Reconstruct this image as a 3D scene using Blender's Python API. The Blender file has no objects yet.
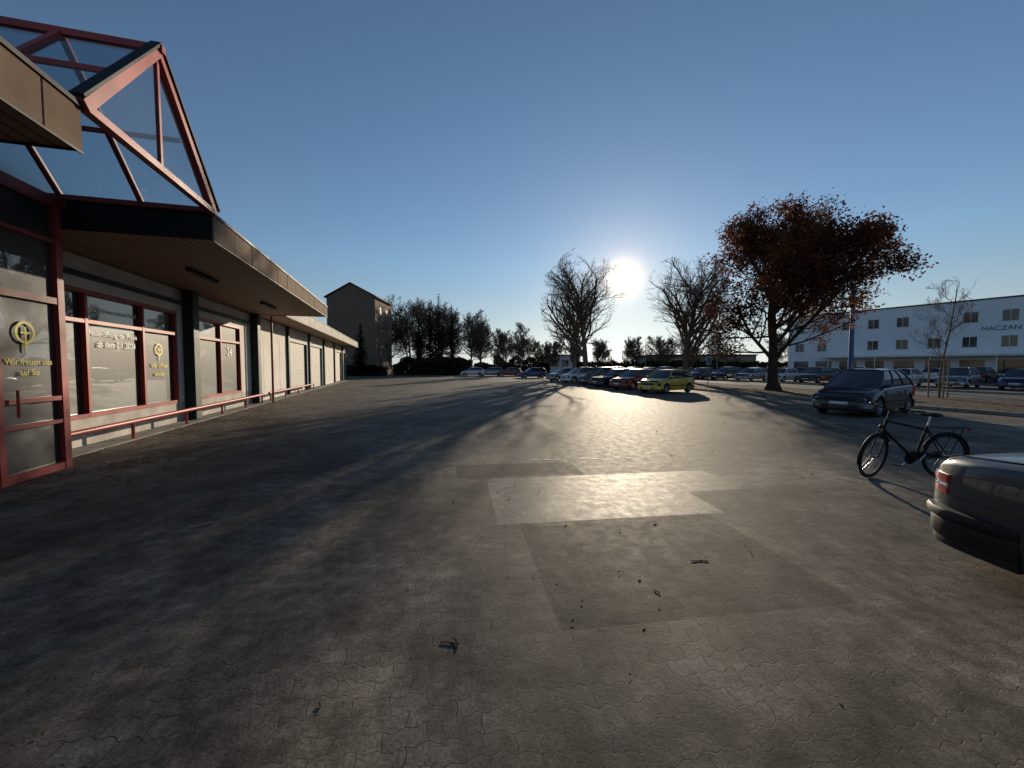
import bpy, math, random
from mathutils import Vector, Matrix, noise
R=random.Random(7)
sc=bpy.context.scene
rad=math.radians

# ------------------------------------------------------------ mesh builder
class MB:
    def __init__(s): s.v=[];s.f=[];s.m=[];s.mats=[];s.cur=0
    def use(s,mat):
        if mat not in s.mats: s.mats.append(mat)
        s.cur=s.mats.index(mat); return s
    def add(s,pts,faces):
        b=len(s.v); s.v+= [tuple(p) for p in pts]
        for f in faces: s.f.append([b+i for i in f]); s.m.append(s.cur)
    def poly(s,pts): s.add(pts,[list(range(len(pts)))])
    def box(s,x0,x1,y0,y1,z0,z1,M=None):
        p=[Vector((x,y,z)) for z in(z0,z1) for y in(y0,y1) for x in(x0,x1)]
        if M is not None: p=[M@q for q in p]
        s.add(p,[[0,2,3,1],[4,5,7,6],[0,1,5,4],[2,6,7,3],[0,4,6,2],[1,3,7,5]])
    def bbox(s,x0,x1,y0,y1,z0,z1,b=.01,M=None):
        rings=[]
        for z,i in((z0,b),(z0+b,0),(z1-b,0),(z1,b)):
            a0,a1,c0,c1=x0+i,x1-i,y0+i,y1-i
            r=[(a0+b,c0,z),(a1-b,c0,z),(a1,c0+b,z),(a1,c1-b,z),(a1-b,c1,z),(a0+b,c1,z),(a0,c1-b,z),(a0,c0+b,z)]
            rings.append([M@Vector(q) if M is not None else Vector(q) for q in r])
        s.loft(rings,True,True)
    def loft(s,rings,closed=True,cap=False):
        n=len(rings[0]); pts=[p for r in rings for p in r]; fs=[]
        for i in range(len(rings)-1):
            for j in range(n if closed else n-1):
                k=(j+1)%n
                fs.append([i*n+j,i*n+k,(i+1)*n+k,(i+1)*n+j])
        if cap:
            fs.append(list(range(n))[::-1]); fs.append([(len(rings)-1)*n+j for j in range(n)])
        s.add(pts,fs)
    def tube(s,p,q,r0,r1=None,n=6,cap=False):
        if r1 is None:r1=r0
        p=Vector(p);q=Vector(q);d=(q-p)
        if d.length<1e-6:return
        d.normalize(); a=Vector((0,0,1)) if abs(d.z)<.9 else Vector((1,0,0))
        u=d.cross(a).normalized();w=d.cross(u)
        rs=[]
        for c,r in((p,r0),(q,r1)):
            rs.append([c+(u*math.cos(2*math.pi*k/n)+w*math.sin(2*math.pi*k/n))*r for k in range(n)])
        s.loft(rs,True,cap)
    def path(s,pts,r,n=8):
        for i in range(len(pts)-1): s.tube(pts[i],pts[i+1],r,r,n,True)
    def lathe(s,prof,M,n=24,close=False):
        rings=[[M@Vector((r*math.cos(2*math.pi*k/n),a,r*math.sin(2*math.pi*k/n))) for k in range(n)] for r,a in prof]
        if close: rings.append(rings[0])
        s.loft(rings,True,False)
    def ell(s,c,r,M=None,n=12,m=8):
        rings=[]
        for i in range(m+1):
            t=-math.pi/2+math.pi*i/m
            ring=[]
            for k in range(n):
                a=2*math.pi*k/n
                q=Vector((c[0]+r[0]*math.cos(t)*math.cos(a),c[1]+r[1]*math.cos(t)*math.sin(a),c[2]+r[2]*math.sin(t)))
                ring.append(M@q if M is not None else q)
            rings.append(ring)
        s.loft(rings,True,False)
    def finish(s,name,parent=None,smooth=None,loc=(0,0,0),rot=0):
        me=bpy.data.meshes.new(name); me.from_pydata(s.v,[],s.f)
        for m in s.mats: me.materials.append(m)
        me.polygons.foreach_set('material_index',s.m)
        if smooth is not None:
            me.polygons.foreach_set('use_smooth',[True]*len(me.polygons))
            me.update()
            if smooth<170: me.set_sharp_from_angle(angle=rad(smooth))
        me.update()
        ob=bpy.data.objects.new(name,me); sc.collection.objects.link(ob)
        ob.location=loc; ob.rotation_euler=(0,0,rot)
        if parent: ob.parent=parent
        return ob
def empty(name,loc=(0,0,0),rot=0):
    o=bpy.data.objects.new(name,None); sc.collection.objects.link(o)
    o.location=loc;o.rotation_euler=(0,0,rot);o.empty_display_size=.5
    return o

# ------------------------------------------------------------ materials
def newmat(name):
    m=bpy.data.materials.new(name); m.use_nodes=True
    nt=m.node_tree; return m,nt,nt.nodes['Principled BSDF']
def N(nt,t,**kw):
    n=nt.nodes.new(t)
    for k,v in kw.items(): setattr(n,k,v)
    return n
def L(nt,a,b): nt.links.new(a,b)
def math_(nt,op,a,b=None,c=None,clamp=False):
    n=nt.nodes.new('ShaderNodeMath'); n.operation=op; n.use_clamp=clamp
    for i,x in enumerate((a,b,c)):
        if x is None: continue
        if isinstance(x,(int,float)): n.inputs[i].default_value=x
        else: nt.links.new(x,n.inputs[i])
    return n.outputs[0]
def mixc(nt,f,a,b,bt='MIX'):
    n=nt.nodes.new('ShaderNodeMix'); n.data_type='RGBA'; n.blend_type=bt
    for i,x in ((0,f),(6,a),(7,b)):
        if isinstance(x,(int,float)): n.inputs[i].default_value=x
        elif isinstance(x,tuple): n.inputs[i].default_value=x if len(x)==4 else (*x,1)
        else: nt.links.new(x,n.inputs[i])
    return n.outputs[2]
def mrange(nt,x,a,b,c,d):
    r=N(nt,'ShaderNodeMapRange')
    for i,v in enumerate((a,b,c,d)): r.inputs[i+1].default_value=v
    L(nt,x,r.inputs[0]);return r.outputs[0]
def gm(name,col,rough=.6,metal=0,ns=3.0,var=.25,bump=0,bs=40,coat=0,rvar=.12,spec=.5):
    m,nt,p=newmat(name)
    tc=N(nt,'ShaderNodeTexCoord')
    no=N(nt,'ShaderNodeTexNoise');no.inputs['Scale'].default_value=ns;no.inputs['Detail'].default_value=3
    L(nt,tc.outputs['Object'],no.inputs['Vector'])
    a=tuple(min(1,c*(1-var)) for c in col); b=tuple(min(1,c*(1+var)) for c in col)
    L(nt,mixc(nt,mrange(nt,no.outputs[0],.3,.7,0,1),a,b),p.inputs['Base Color'])
    L(nt,math_(nt,'MULTIPLY_ADD',no.outputs[0],rvar*2,rough-rvar,clamp=True),p.inputs['Roughness'])
    p.inputs['Metallic'].default_value=metal
    p.inputs['Specular IOR Level'].default_value=spec
    p.inputs['Coat Weight'].default_value=coat; p.inputs['Coat Roughness'].default_value=.05
    if bump:
        n2=N(nt,'ShaderNodeTexNoise');n2.inputs['Scale'].default_value=bs;n2.inputs['Detail'].default_value=2
        L(nt,tc.outputs['Object'],n2.inputs['Vector'])
        bu=N(nt,'ShaderNodeBump');bu.inputs['Strength'].default_value=bump;bu.inputs['Distance'].default_value=.02
        L(nt,n2.outputs[0],bu.inputs['Height']);L(nt,bu.outputs[0],p.inputs['Normal'])
    return m
def paint(name,col,metal=.4,rough=.35,coat=.8): return gm(name,col,rough,metal,ns=1.5,var=.08,coat=coat,rvar=.05)

M_redsteel=gm('red_painted_steel',(.32,.042,.036),.45,ns=2,var=.2,rvar=.08,spec=.35)
M_black=gm('black_metal',(.012,.012,.013),.6,spec=.25)
M_dgreen=gm('dark_green_metal',(.012,.03,.028),.55,spec=.3)
M_white=gm('white_panel',(.66,.63,.58),.8,ns=1.2,var=.14,spec=.2)
M_plinth=gm('plinth_render',(.46,.43,.39),.85,ns=2,var=.25,bump=.2,spec=.2)
M_concrete=gm('concrete',(.24,.23,.21),.9,ns=2.5,var=.25,bump=.3,spec=.2)
M_soil=gm('soil_and_leaves',(.055,.042,.028),.95,ns=5,var=.6,bump=.8,bs=14,spec=.1)
M_tire=gm('tyre_rubber',(.018,.018,.018),.8,spec=.3)
M_rim=gm('alloy_rim',(.45,.45,.47),.35,.9)
M_dark=gm('dark_plastic',(.015,.015,.016),.6,spec=.4)
M_glassdk=gm('car_glass',(.012,.014,.016),.06,rvar=.02,spec=.9,var=.1)
M_red=gm('tail_lamp_red',(.5,.01,.008),.15,coat=1,rvar=.03)
M_head=gm('head_lamp',(.55,.56,.58),.12,.5,coat=1,rvar=.03)
M_plate=gm('plate_white',(.7,.7,.68),.5,var=.05)
M_bark=gm('bark',(.055,.04,.03),.95,ns=8,var=.35,bump=.6,bs=20,spec=.15)
M_bark2=gm('bark_bare',(.14,.10,.07),.95,ns=8,var=.3,spec=.15)
M_conc2=gm('kerb_stone',(.27,.26,.24),.85,ns=4,var=.25,bump=.3,spec=.2)
M_roofdk=gm('roof_felt',(.04,.04,.042),.9,spec=.2)
M_whitewall=gm('white_render_wall',(.76,.79,.83),.8,ns=.4,var=.05)
M_win=gm('office_glass',(.02,.03,.04),.08,rvar=.03,spec=.8)
M_mark=gm('road_paint',(.5,.5,.47),.7,ns=6,var=.25,spec=.2)
M_blue=gm('blue_painted_mast',(.03,.10,.25),.4)
M_navy=gm('navy_letters',(.02,.03,.07),.5)
M_yellowf=gm('yellow_film',(.75,.6,.03),.5,var=.05)
M_whitef=gm('white_film',(.75,.75,.75),.5,var=.05)
M_wood=gm('stake_wood',(.2,.14,.08),.8,ns=6,var=.3)

def leafmat(name,cols,trans=.5):
    m,nt,p=newmat(name)
    tc=N(nt,'ShaderNodeTexCoord')
    no=N(nt,'ShaderNodeTexNoise');no.inputs['Scale'].default_value=.9;no.inputs['Detail'].default_value=4
    L(nt,tc.outputs['Object'],no.inputs['Vector'])
    r=N(nt,'ShaderNodeValToRGB'); e=r.color_ramp.elements
    e[0].position=.35;e[0].color=(*cols[0],1);e[1].position=.65;e[1].color=(*cols[-1],1)
    x=e.new(.5);x.color=(*cols[1],1)
    L(nt,no.outputs[0],r.inputs[0])
    d=N(nt,'ShaderNodeBsdfDiffuse');L(nt,r.outputs[0],d.inputs[0])
    tr=N(nt,'ShaderNodeBsdfTranslucent'); L(nt,r.outputs[0],tr.inputs[0])
    mx=N(nt,'ShaderNodeMixShader');mx.inputs[0].default_value=trans
    L(nt,d.outputs[0],mx.inputs[1]);L(nt,tr.outputs[0],mx.inputs[2])
    L(nt,mx.outputs[0],nt.nodes['Material Output'].inputs[0])
    return m
M_oak=leafmat('brown_oak_leaves',[(.085,.028,.018),(.16,.058,.028),(.25,.10,.045)],.45)
M_needle=leafmat('conifer_needles',[(.008,.015,.008),(.018,.030,.013),(.03,.045,.02)],.2)
M_hedge=leafmat('hedge_leaves',[(.015,.02,.010),(.035,.042,.018),(.055,.055,.025)],.3)
M_dry=leafmat('dry_leaves',[(.09,.055,.03),(.17,.11,.06),(.26,.18,.11)],.2)

def mirrorglass(name,base,f0):
    m,nt,p=newmat(name)
    p.inputs['Roughness'].default_value=.5
    g=N(nt,'ShaderNodeBsdfGlossy');g.inputs['Roughness'].default_value=.015;g.inputs['Color'].default_value=(.72,.78,.82,1)
    tc=N(nt,'ShaderNodeTexCoord');no=N(nt,'ShaderNodeTexNoise');no.inputs['Scale'].default_value=.8
    L(nt,tc.outputs['Object'],no.inputs['Vector'])
    bu=N(nt,'ShaderNodeBump');bu.inputs['Strength'].default_value=.05;bu.inputs['Distance'].default_value=.1
    L(nt,no.outputs[0],bu.inputs['Height']);L(nt,bu.outputs[0],g.inputs['Normal'])
    n3=N(nt,'ShaderNodeTexNoise');n3.inputs['Scale'].default_value=1.3
    L(nt,tc.outputs['Object'],n3.inputs['Vector'])
    L(nt,mixc(nt,n3.outputs[0],tuple(c*.4 for c in base),tuple(c*1.6 for c in base)),p.inputs['Base Color'])
    fr=N(nt,'ShaderNodeFresnel');fr.inputs[0].default_value=1.5
    f=math_(nt,'MULTIPLY_ADD',fr.outputs[0],.9,f0,clamp=True)
    mx=N(nt,'ShaderNodeMixShader');L(nt,f,mx.inputs[0]);L(nt,p.outputs[0],mx.inputs[1]);L(nt,g.outputs[0],mx.inputs[2])
    L(nt,mx.outputs[0],nt.nodes['Material Output'].inputs[0])
    return m
M_shopglass=mirrorglass('shop_window_glass',(.016,.018,.02),.06)
def clearglass(name,tint,f0):
    m,nt,p=newmat(name)
    t=N(nt,'ShaderNodeBsdfTransparent');t.inputs[0].default_value=(*tint,1)
    g=N(nt,'ShaderNodeBsdfGlossy');g.inputs['Roughness'].default_value=.02
    d=N(nt,'ShaderNodeBsdfDiffuse')
    tc=N(nt,'ShaderNodeTexCoord');no=N(nt,'ShaderNodeTexNoise');no.inputs['Scale'].default_value=2
    L(nt,tc.outputs['Object'],no.inputs['Vector']);L(nt,mixc(nt,no.outputs[0],(.2,.25,.28),(.4,.45,.48)),d.inputs[0])
    fr=N(nt,'ShaderNodeFresnel');fr.inputs[0].default_value=1.5
    m0=N(nt,'ShaderNodeMixShader');m0.inputs[0].default_value=.12
    L(nt,t.outputs[0],m0.inputs[1]);L(nt,d.outputs[0],m0.inputs[2])
    f=math_(nt,'ADD',fr.outputs[0],f0,clamp=True)
    mx=N(nt,'ShaderNodeMixShader');L(nt,f,mx.inputs[0]);L(nt,m0.outputs[0],mx.inputs[1]);L(nt,g.outputs[0],mx.inputs[2])
    L(nt,mx.outputs[0],nt.nodes['Material Output'].inputs[0])
    return m
M_atrium=clearglass('atrium_glass',(.70,.79,.83),.05)

def bandmat(name,c0,c1,axis,scale,rough=.6,bumps=.5,ns=2,wd=.12):
    m,nt,p=newmat(name)
    tc=N(nt,'ShaderNodeTexCoord')
    w=N(nt,'ShaderNodeTexWave',wave_type='BANDS',bands_direction=axis,wave_profile='SAW')
    w.inputs['Scale'].default_value=scale;w.inputs['Distortion'].default_value=0
    L(nt,tc.outputs['Object'],w.inputs['Vector'])
    no=N(nt,'ShaderNodeTexNoise');no.inputs['Scale'].default_value=ns;no.inputs['Detail'].default_value=3
    L(nt,tc.outputs['Object'],no.inputs['Vector'])
    base=mixc(nt,no.outputs[0],c0,c1)
    edge=math_(nt,'LESS_THAN',w.outputs[1],wd)
    L(nt,mixc(nt,edge,base,tuple(c*.3 for c in c0)),p.inputs['Base Color'])
    p.inputs['Roughness'].default_value=rough;p.inputs['Specular IOR Level'].default_value=.25
    bu=N(nt,'ShaderNodeBump');bu.inputs['Strength'].default_value=bumps;bu.inputs['Distance'].default_value=.02
    L(nt,w.outputs[1],bu.inputs['Height']);L(nt,bu.outputs[0],p.inputs['Normal'])
    return m
M_soffit=bandmat('timber_soffit',(.19,.125,.08),(.35,.23,.14),'Y',2.0,wd=.2)
M_fascia=gm('brown_fascia_metal',(.155,.108,.078),.8,ns=1.5,var=.28,spec=.08)
M_roller=bandmat('roller_door',(.55,.53,.49),(.68,.65,.6),'Z',3.2)

def brickmat(name):
    m,nt,p=newmat(name)
    tc=N(nt,'ShaderNodeTexCoord')
    mp=N(nt,'ShaderNodeMapping');mp.inputs['Rotation'].default_value=(rad(90),0,0)
    L(nt,tc.outputs['Object'],mp.inputs[0])
    b=N(nt,'ShaderNodeTexBrick');b.inputs['Scale'].default_value=1
    b.inputs['Color1'].default_value=(.15,.10,.07,1);b.inputs['Color2'].default_value=(.2,.13,.09,1);b.inputs['Mortar'].default_value=(.16,.14,.12,1)
    b.inputs['Brick Width'].default_value=.5;b.inputs['Row Height'].default_value=.16;b.inputs['Mortar Size'].default_value=.02
    L(nt,mp.outputs[0],b.inputs[0]);L(nt,b.outputs[0],p.inputs['Base Color']);p.inputs['Roughness'].default_value=.9
    p.inputs['Specular IOR Level'].default_value=.2
    return m
M_brick=brickmat('brown_brick')

def paver_mat():
    m,nt,p=newmat('concrete_block_paving')
    tc=N(nt,'ShaderNodeTexCoord')
    mp=N(nt,'ShaderNodeMapping');mp.inputs['Rotation'].default_value=(0,0,rad(-8))
    L(nt,tc.outputs['Object'],mp.inputs[0])
    sx=N(nt,'ShaderNodeSeparateXYZ');L(nt,mp.outputs[0],sx.inputs[0])
    X,Y=sx.outputs[0],sx.outputs[1]
    def noi(s,d=3,r=.6,dist=0):
        n=N(nt,'ShaderNodeTexNoise');n.noise_dimensions='2D';n.inputs['Scale'].default_value=s;n.inputs['Detail'].default_value=d;n.inputs['Roughness'].default_value=r;n.inputs['Distortion'].default_value=dist
        L(nt,mp.outputs[0],n.inputs['Vector']);return n
    nd=noi(1.1,2,.6)
    sc_=N(nt,'ShaderNodeSeparateColor');L(nt,nd.outputs[1],sc_.inputs[0])
    wobx=math_(nt,'MULTIPLY_ADD',sc_.outputs[0],.22,-.11);woby=math_(nt,'MULTIPLY_ADD',sc_.outputs[1],.22,-.11)
    sy=math_(nt,'MULTIPLY',math_(nt,'SINE',math_(nt,'MULTIPLY',X,2*math.pi/.11)),.010)
    sxx=math_(nt,'MULTIPLY',math_(nt,'SINE',math_(nt,'MULTIPLY',Y,2*math.pi/.22)),.011)
    cb=N(nt,'ShaderNodeCombineXYZ')
    L(nt,math_(nt,'ADD',math_(nt,'ADD',X,sxx),wobx),cb.inputs[0]);L(nt,math_(nt,'ADD',math_(nt,'ADD',Y,sy),woby),cb.inputs[1])
    b=N(nt,'ShaderNodeTexBrick');b.inputs['Scale'].default_value=1
    b.inputs['Brick Width'].default_value=.22;b.inputs['Row Height'].default_value=.11
    b.inputs['Mortar Size'].default_value=.0036;b.inputs['Mortar Smooth'].default_value=.4
    b.inputs['Color1'].default_value=(.37,.37,.37,1);b.inputs['Color2'].default_value=(.63,.63,.63,1);b.inputs['Mortar'].default_value=(.5,.5,.5,1)
    L(nt,cb.outputs[0],b.inputs[0])
    sn=N(nt,'ShaderNodeVectorMath',operation='SNAP');sn.inputs[1].default_value=(.22,.11,1)
    L(nt,mp.outputs[0],sn.inputs[0]);s2=N(nt,'ShaderNodeSeparateXYZ');L(nt,sn.outputs[0],s2.inputs[0])
    n4=noi(1.6,6,.72)
    ex=math_(nt,'ADD',s2.outputs[0],math_(nt,'MULTIPLY_ADD',n4.outputs[0],.22,-.11));ey=math_(nt,'ADD',s2.outputs[1],math_(nt,'MULTIPLY_ADD',n4.outputs[0],-.22,.11))
    def rect(x0,x1,y0,y1):
        ax=math_(nt,'SUBTRACT',math_(nt,'ABSOLUTE',math_(nt,'SUBTRACT',ex,(x0+x1)/2)),(x1-x0)/2)
        ay=math_(nt,'SUBTRACT',math_(nt,'ABSOLUTE',math_(nt,'SUBTRACT',ey,(y0+y1)/2)),(y1-y0)/2)
        return math_(nt,'LESS_THAN',math_(nt,'MAXIMUM',ax,ay),0)
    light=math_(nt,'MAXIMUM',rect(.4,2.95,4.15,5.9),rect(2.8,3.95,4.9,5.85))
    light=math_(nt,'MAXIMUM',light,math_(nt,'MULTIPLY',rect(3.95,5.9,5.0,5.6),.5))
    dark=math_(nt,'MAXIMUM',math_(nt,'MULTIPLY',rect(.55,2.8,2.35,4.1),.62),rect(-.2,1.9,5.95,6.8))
    dark=math_(nt,'MAXIMUM',dark,math_(nt,'MULTIPLY',rect(-12,-5,11,14),.6))
    n1=noi(.3,4,.62,.6);n2=noi(6,5,.72);n3=noi(60,3,.7)
    base=mixc(nt,mrange(nt,n1.outputs[0],.34,.66,0,1),(.098,.082,.066),(.195,.166,.134))
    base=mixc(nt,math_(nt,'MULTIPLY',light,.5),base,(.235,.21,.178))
    base=mixc(nt,math_(nt,'MULTIPLY',dark,.8),base,(.062,.053,.045))
    base=mixc(nt,.55,base,b.outputs[0],'OVERLAY')
    k=math_(nt,'MULTIPLY',mrange(nt,n2.outputs[0],.28,.72,.5,1.4),mrange(nt,n4.outputs[0],.33,.67,.55,1.32))
    k=math_(nt,'MULTIPLY',k,mrange(nt,n3.outputs[0],.3,.7,.65,1.3))
    g=N(nt,'ShaderNodeCombineXYZ')
    for i in range(3): L(nt,k,g.inputs[i])
    base=mixc(nt,1.0,base,g.outputs[0],'MULTIPLY')
    jf=mrange(nt,n4.outputs[0],.42,.60,.15,.9)
    joint=math_(nt,'MULTIPLY',b.outputs[1],jf)
    vo=N(nt,'ShaderNodeTexVoronoi',feature='DISTANCE_TO_EDGE',voronoi_dimensions='2D');vo.inputs['Scale'].default_value=1.1
    vm_=N(nt,'ShaderNodeVectorMath',operation='ADD');L(nt,mp.outputs[0],vm_.inputs[0])
    vs=N(nt,'ShaderNodeVectorMath',operation='SCALE');vs.inputs['Scale'].default_value=.5;L(nt,n2.outputs[1],vs.inputs[0]);L(nt,vs.outputs[0],vm_.inputs[1])
    L(nt,vm_.outputs[0],vo.inputs['Vector'])
    crack=math_(nt,'MULTIPLY',mrange(nt,vo.outputs[0],0,.009,1,0),mrange(nt,n1.outputs[0],.40,.56,0,.85))
    jc=math_(nt,'MAXIMUM',joint,crack)
    base=mixc(nt,math_(nt,'MULTIPLY',jc,.75),base,(.018,.015,.012))
    L(nt,base,p.inputs['Base Color'])
    ro=math_(nt,'MULTIPLY_ADD',n2.outputs[0],.3,.58)
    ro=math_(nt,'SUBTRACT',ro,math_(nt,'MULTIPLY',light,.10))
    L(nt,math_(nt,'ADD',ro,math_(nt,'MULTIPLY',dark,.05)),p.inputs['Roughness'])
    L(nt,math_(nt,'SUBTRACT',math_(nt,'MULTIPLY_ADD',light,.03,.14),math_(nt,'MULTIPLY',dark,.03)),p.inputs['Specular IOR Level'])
    hgt=math_(nt,'SUBTRACT',math_(nt,'ADD',math_(nt,'MULTIPLY',n3.outputs[0],.35),math_(nt,'MULTIPLY',n2.outputs[0],.9)),joint)
    sc1=N(nt,'ShaderNodeSeparateXYZ');L(nt,b.outputs[0],sc1.inputs[0])
    hgt=math_(nt,'ADD',hgt,math_(nt,'MULTIPLY',sc1.outputs[0],.5))
    bu=N(nt,'ShaderNodeBump');bu.inputs['Strength'].default_value=.5;bu.inputs['Distance'].default_value=.006
    L(nt,hgt,bu.inputs['Height']);L(nt,bu.outputs[0],p.inputs['Normal'])
    return m
M_paver=paver_mat()
M_asphalt=gm('asphalt',(.055,.055,.056),.8,ns=.6,var=.25,bump=.3,bs=60,spec=.2)
M_field=gm('rough_grass',(.045,.045,.028),.95,ns=.3,var=.4,spec=.1)

# ------------------------------------------------------------ ground
b=MB().use(M_field); b.poly([(-900,-300,0),(900,-300,0),(900,1400,0),(-900,1400,0)]); b.finish('ground')
inner=[(29,-20),(17.5,12),(13.6,24),(12.0,34),(9.2,48),(7.2,72)]
outer=[(38,-20),(26,12),(21,24),(18.6,36),(17.4,50),(17,72)]
road2=[(47,-20),(35,12),(29.5,24),(26.6,36),(25,50),(24.5,110)]
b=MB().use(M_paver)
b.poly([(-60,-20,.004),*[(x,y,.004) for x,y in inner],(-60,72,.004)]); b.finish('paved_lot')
b=MB().use(M_asphalt)
o2=outer[:-1]+[(17,110)]
for i in range(5): b.poly([(*o2[i],.004),(*road2[i],.004),(*road2[i+1],.004),(*o2[i+1],.004)])
b.finish('road')
b=MB().use(M_asphalt)
b.poly([(-60,72.2,.004),(16.9,72.2,.004),(16.9,80,.004),(-60,80,.004)]); b.finish('side_road')
M_lot2=gm('far_lot_asphalt',(.07,.068,.065),.85,ns=.3,var=.25,spec=.15)
b=MB().use(M_lot2)
f2=[(50,-20),(37.5,12),(31.8,24),(28.6,36),(27,50),(26.5,105)]
b.poly([*[(x,y,.008) for x,y in f2],(130,105,.008),(130,-20,.008)][::-1]);b.finish('far_parking_lot')
b=MB().use(M_soil)
for i in range(5):
    b.poly([(*inner[i],.11),(*outer[i],.11),(*outer[i+1],.11),(*inner[i+1],.11)])
b.finish('planting_strip')
def kerb(name,pl,w=.15,h=.13):
    b=MB().use(M_conc2)
    for i in range(len(pl)-1):
        a=Vector((*pl[i],0));c=Vector((*pl[i+1],0));d=c-a;l=d.length;ang=math.atan2(d.y,d.x)
        M=Matrix.Translation(a)@Matrix.Rotation(ang,4,'Z');x=0
        while x<l-.1:
            e=min(x+1.0,l); hh=h+R.uniform(-.006,.006)
            b.bbox(x+.006,e-.006,-w/2,w/2,0,hh,.012,M); x+=1.0
    b.finish(name)
kerb('kerb',inner);kerb('kerb',outer)
kerb('kerb',[road2[0],road2[1],road2[2],road2[3],road2[4],(24.7,90)])
b=MB().use(M_mark)
for i in range(5):
    a=(Vector((*o2[i],0))+Vector((*road2[i],0)))/2;c=(Vector((*o2[i+1],0))+Vector((*road2[i+1],0)))/2
    d=c-a;l=d.length;d.normalize();n=Vector((-d.y,d.x,0))*.06;x=0
    while x<l-3:
        p=a+d*x;q=a+d*(x+3);z=Vector((0,0,.009))
        b.poly([p-n+z,q-n+z,q+n+z,p+n+z][::-1]);x+=9
b.finish('road_markings')
b=MB().use(M_mark)
for k in range(9):
    if k in(3,6):continue
    x=.35+k*.22+R.uniform(-.02,.02);y=7.1+k*.02
    b.poly([(x,y,.009),(x+.11,y+.01,.009),(x+.1,y+.09,.009),(x-.005,y+.08,.009)])
b.finish('paving_marks')

# ------------------------------------------------------------ shop building (local: x=along facade, y=into building)
TH=rad(90+15.64)
SB=empty('shop_building',(0,0,0),TH)
FT=6.4
b=MB()
b.use(M_plinth)
b.box(8.62,20.5,FT,FT+.3,0,.6)
b.use(M_white)
b.box(8.62,20.5,FT+.002,FT+.3,3.32,3.998)
b.box(14.25,15.3,FT+.004,FT+.3,.602,3.318)
b.box(19.2,20.5,FT+.004,FT+.3,.602,3.318)
b.box(-9,7.0,7.2,7.5,0,3.998)
b.box(8.62,53,FT+3.5,FT+12,0,3.99)
b.finish('facade_wall',SB)
b=MB().use(M_concrete); b.box(8.62,53,FT-.55,FT-.003,.0,.035); b.finish('footing_strip',SB)
b=MB();fr=MB().use(M_redsteel)
def window(s0,s1,z0,z1,mull,trans):
    b.use(M_shopglass); b.poly([(s0,FT+.08,z0),(s1,FT+.08,z0),(s1,FT+.08,z1),(s0,FT+.08,z1)])
    w=.04
    fr.box(s0,s1,FT-.02,FT+.07,z0,z0+.09);fr.box(s0,s1,FT-.02,FT+.07,z1-.09,z1)
    fr.box(s0,s1,FT-.016,FT+.066,trans-w,trans+w)
    for m in mull: fr.box(m-w,m+w,FT-.023,FT+.073,z0+.002,z1-.002)
window(8.66,14.22,.6,3.32,[8.72,10.64,12.6,14.17],2.65)
window(15.32,19.18,.6,3.32,[15.37,17.25,19.12],2.65)
b.finish('window_glass',SB);fr.finish('window_frames',SB)
b=MB().use(M_dgreen)
cols=[14.75,20.55,26.3,32.1,37.9,43.7,49.5,52.8]
for c in cols:
    w_=.2 if c<21 else .13
    b.bbox(c-w_,c+w_,FT-(.3 if c<21 else .14),FT-.02,0.036,3.995,.02)
b.box(8.62,20.5,FT-.1,FT-.002,3.55,3.65)
b.finish('columns',SB)
b=MB()
for i in range(1,len(cols)-1):
    a,c=cols[i]+.13,cols[i+1]-.13
    b.use(M_white)
    if i%3==1:
        b.box(a,c,FT,FT+.25,.036,3.99)
        b.use(M_dark)
        for q in range(1,4): b.box(a+(c-a)*q/4-.008,a+(c-a)*q/4+.008,FT-.004,FT+.02,.04,3.2)
    else:
        b.box(a,a+.5,FT,FT+.25,.036,3.99);b.box(c-.5,c,FT,FT+.25,.036,3.99)
        b.box(a+.5,c-.5,FT+.004,FT+.25,3.2,3.99)
        b.use(M_roller); b.box(a+.5,c-.5,FT+.12,FT+.2,.036,3.2)
        b.use(M_dgreen)
        b.box(a+.46,a+.5,FT-.03,FT+.11,.036,3.2);b.box(c-.5,c-.46,FT-.03,FT+.11,.036,3.2)
b.finish('garage_bays',SB)
def canopy(s0,s1,t0,t1,z0,z1,step,nm,fm=M_fascia,endm=M_black):
    b=MB().use(M_roofdk)
    b.box(s0+.03,s1-.03,t0+.03,t1,z0+.03,z1-.02)
    b.use(M_soffit); b.poly([(s0+.03,t0+.03,z0+.02),(s0+.03,t1,z0+.02),(s1-.03,t1,z0+.02),(s1-.03,t0+.03,z0+.02)])
    b.use(fm)
    x=s0
    while x<s1-.01:
        e=min(x+step,s1)
        b.bbox(x+.010,e-.010,t0+R.uniform(0,.008),t0+.028,z0,z1-.05,.004); x=e
    b.use(M_black)
    b.box(s0,s1,t0-.02,t0+.05,z1-.05,z1)
    b.box(s0,s1,t0+.004,t0+.02,z0-.025,z0)
    b.use(endm)
    b.bbox(s0,s0+.028,t0+.03,t1,z0,z1-.05,.004)
    b.bbox(s1-.028,s1,t0+.03,t1,z0,z1-.05,.004)
    b.use(M_black)
    b.box(s0-.02,s0+.05,t0-.02,t1,z1-.048,z1+.002);b.box(s1-.05,s1+.02,t0-.02,t1,z1-.048,z1+.002)
    b.finish(nm,SB)
G0,G1=5.5,8.62
canopy(G1,20.6,3.25,18,4.0,4.5,1.0,'front_canopy')
canopy(-9,G0,3.25,18,4.0,4.5,1.0,'entrance_canopy')
canopy(20.63,53.2,5.0,18,4.0,4.62,1.6,'bay_canopy',M_black)
b=MB().use(M_black)
b.box(11.2,12.7,4.7,4.82,3.93,4.018);b.box(16.4,17.9,4.7,4.82,3.93,4.018);b.finish('soffit_lamps',SB)
b=MB().use(M_redsteel)
b.tube((8.5,5.95,.42),(20.4,5.95,.42),.055,.055,10,True)
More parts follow.
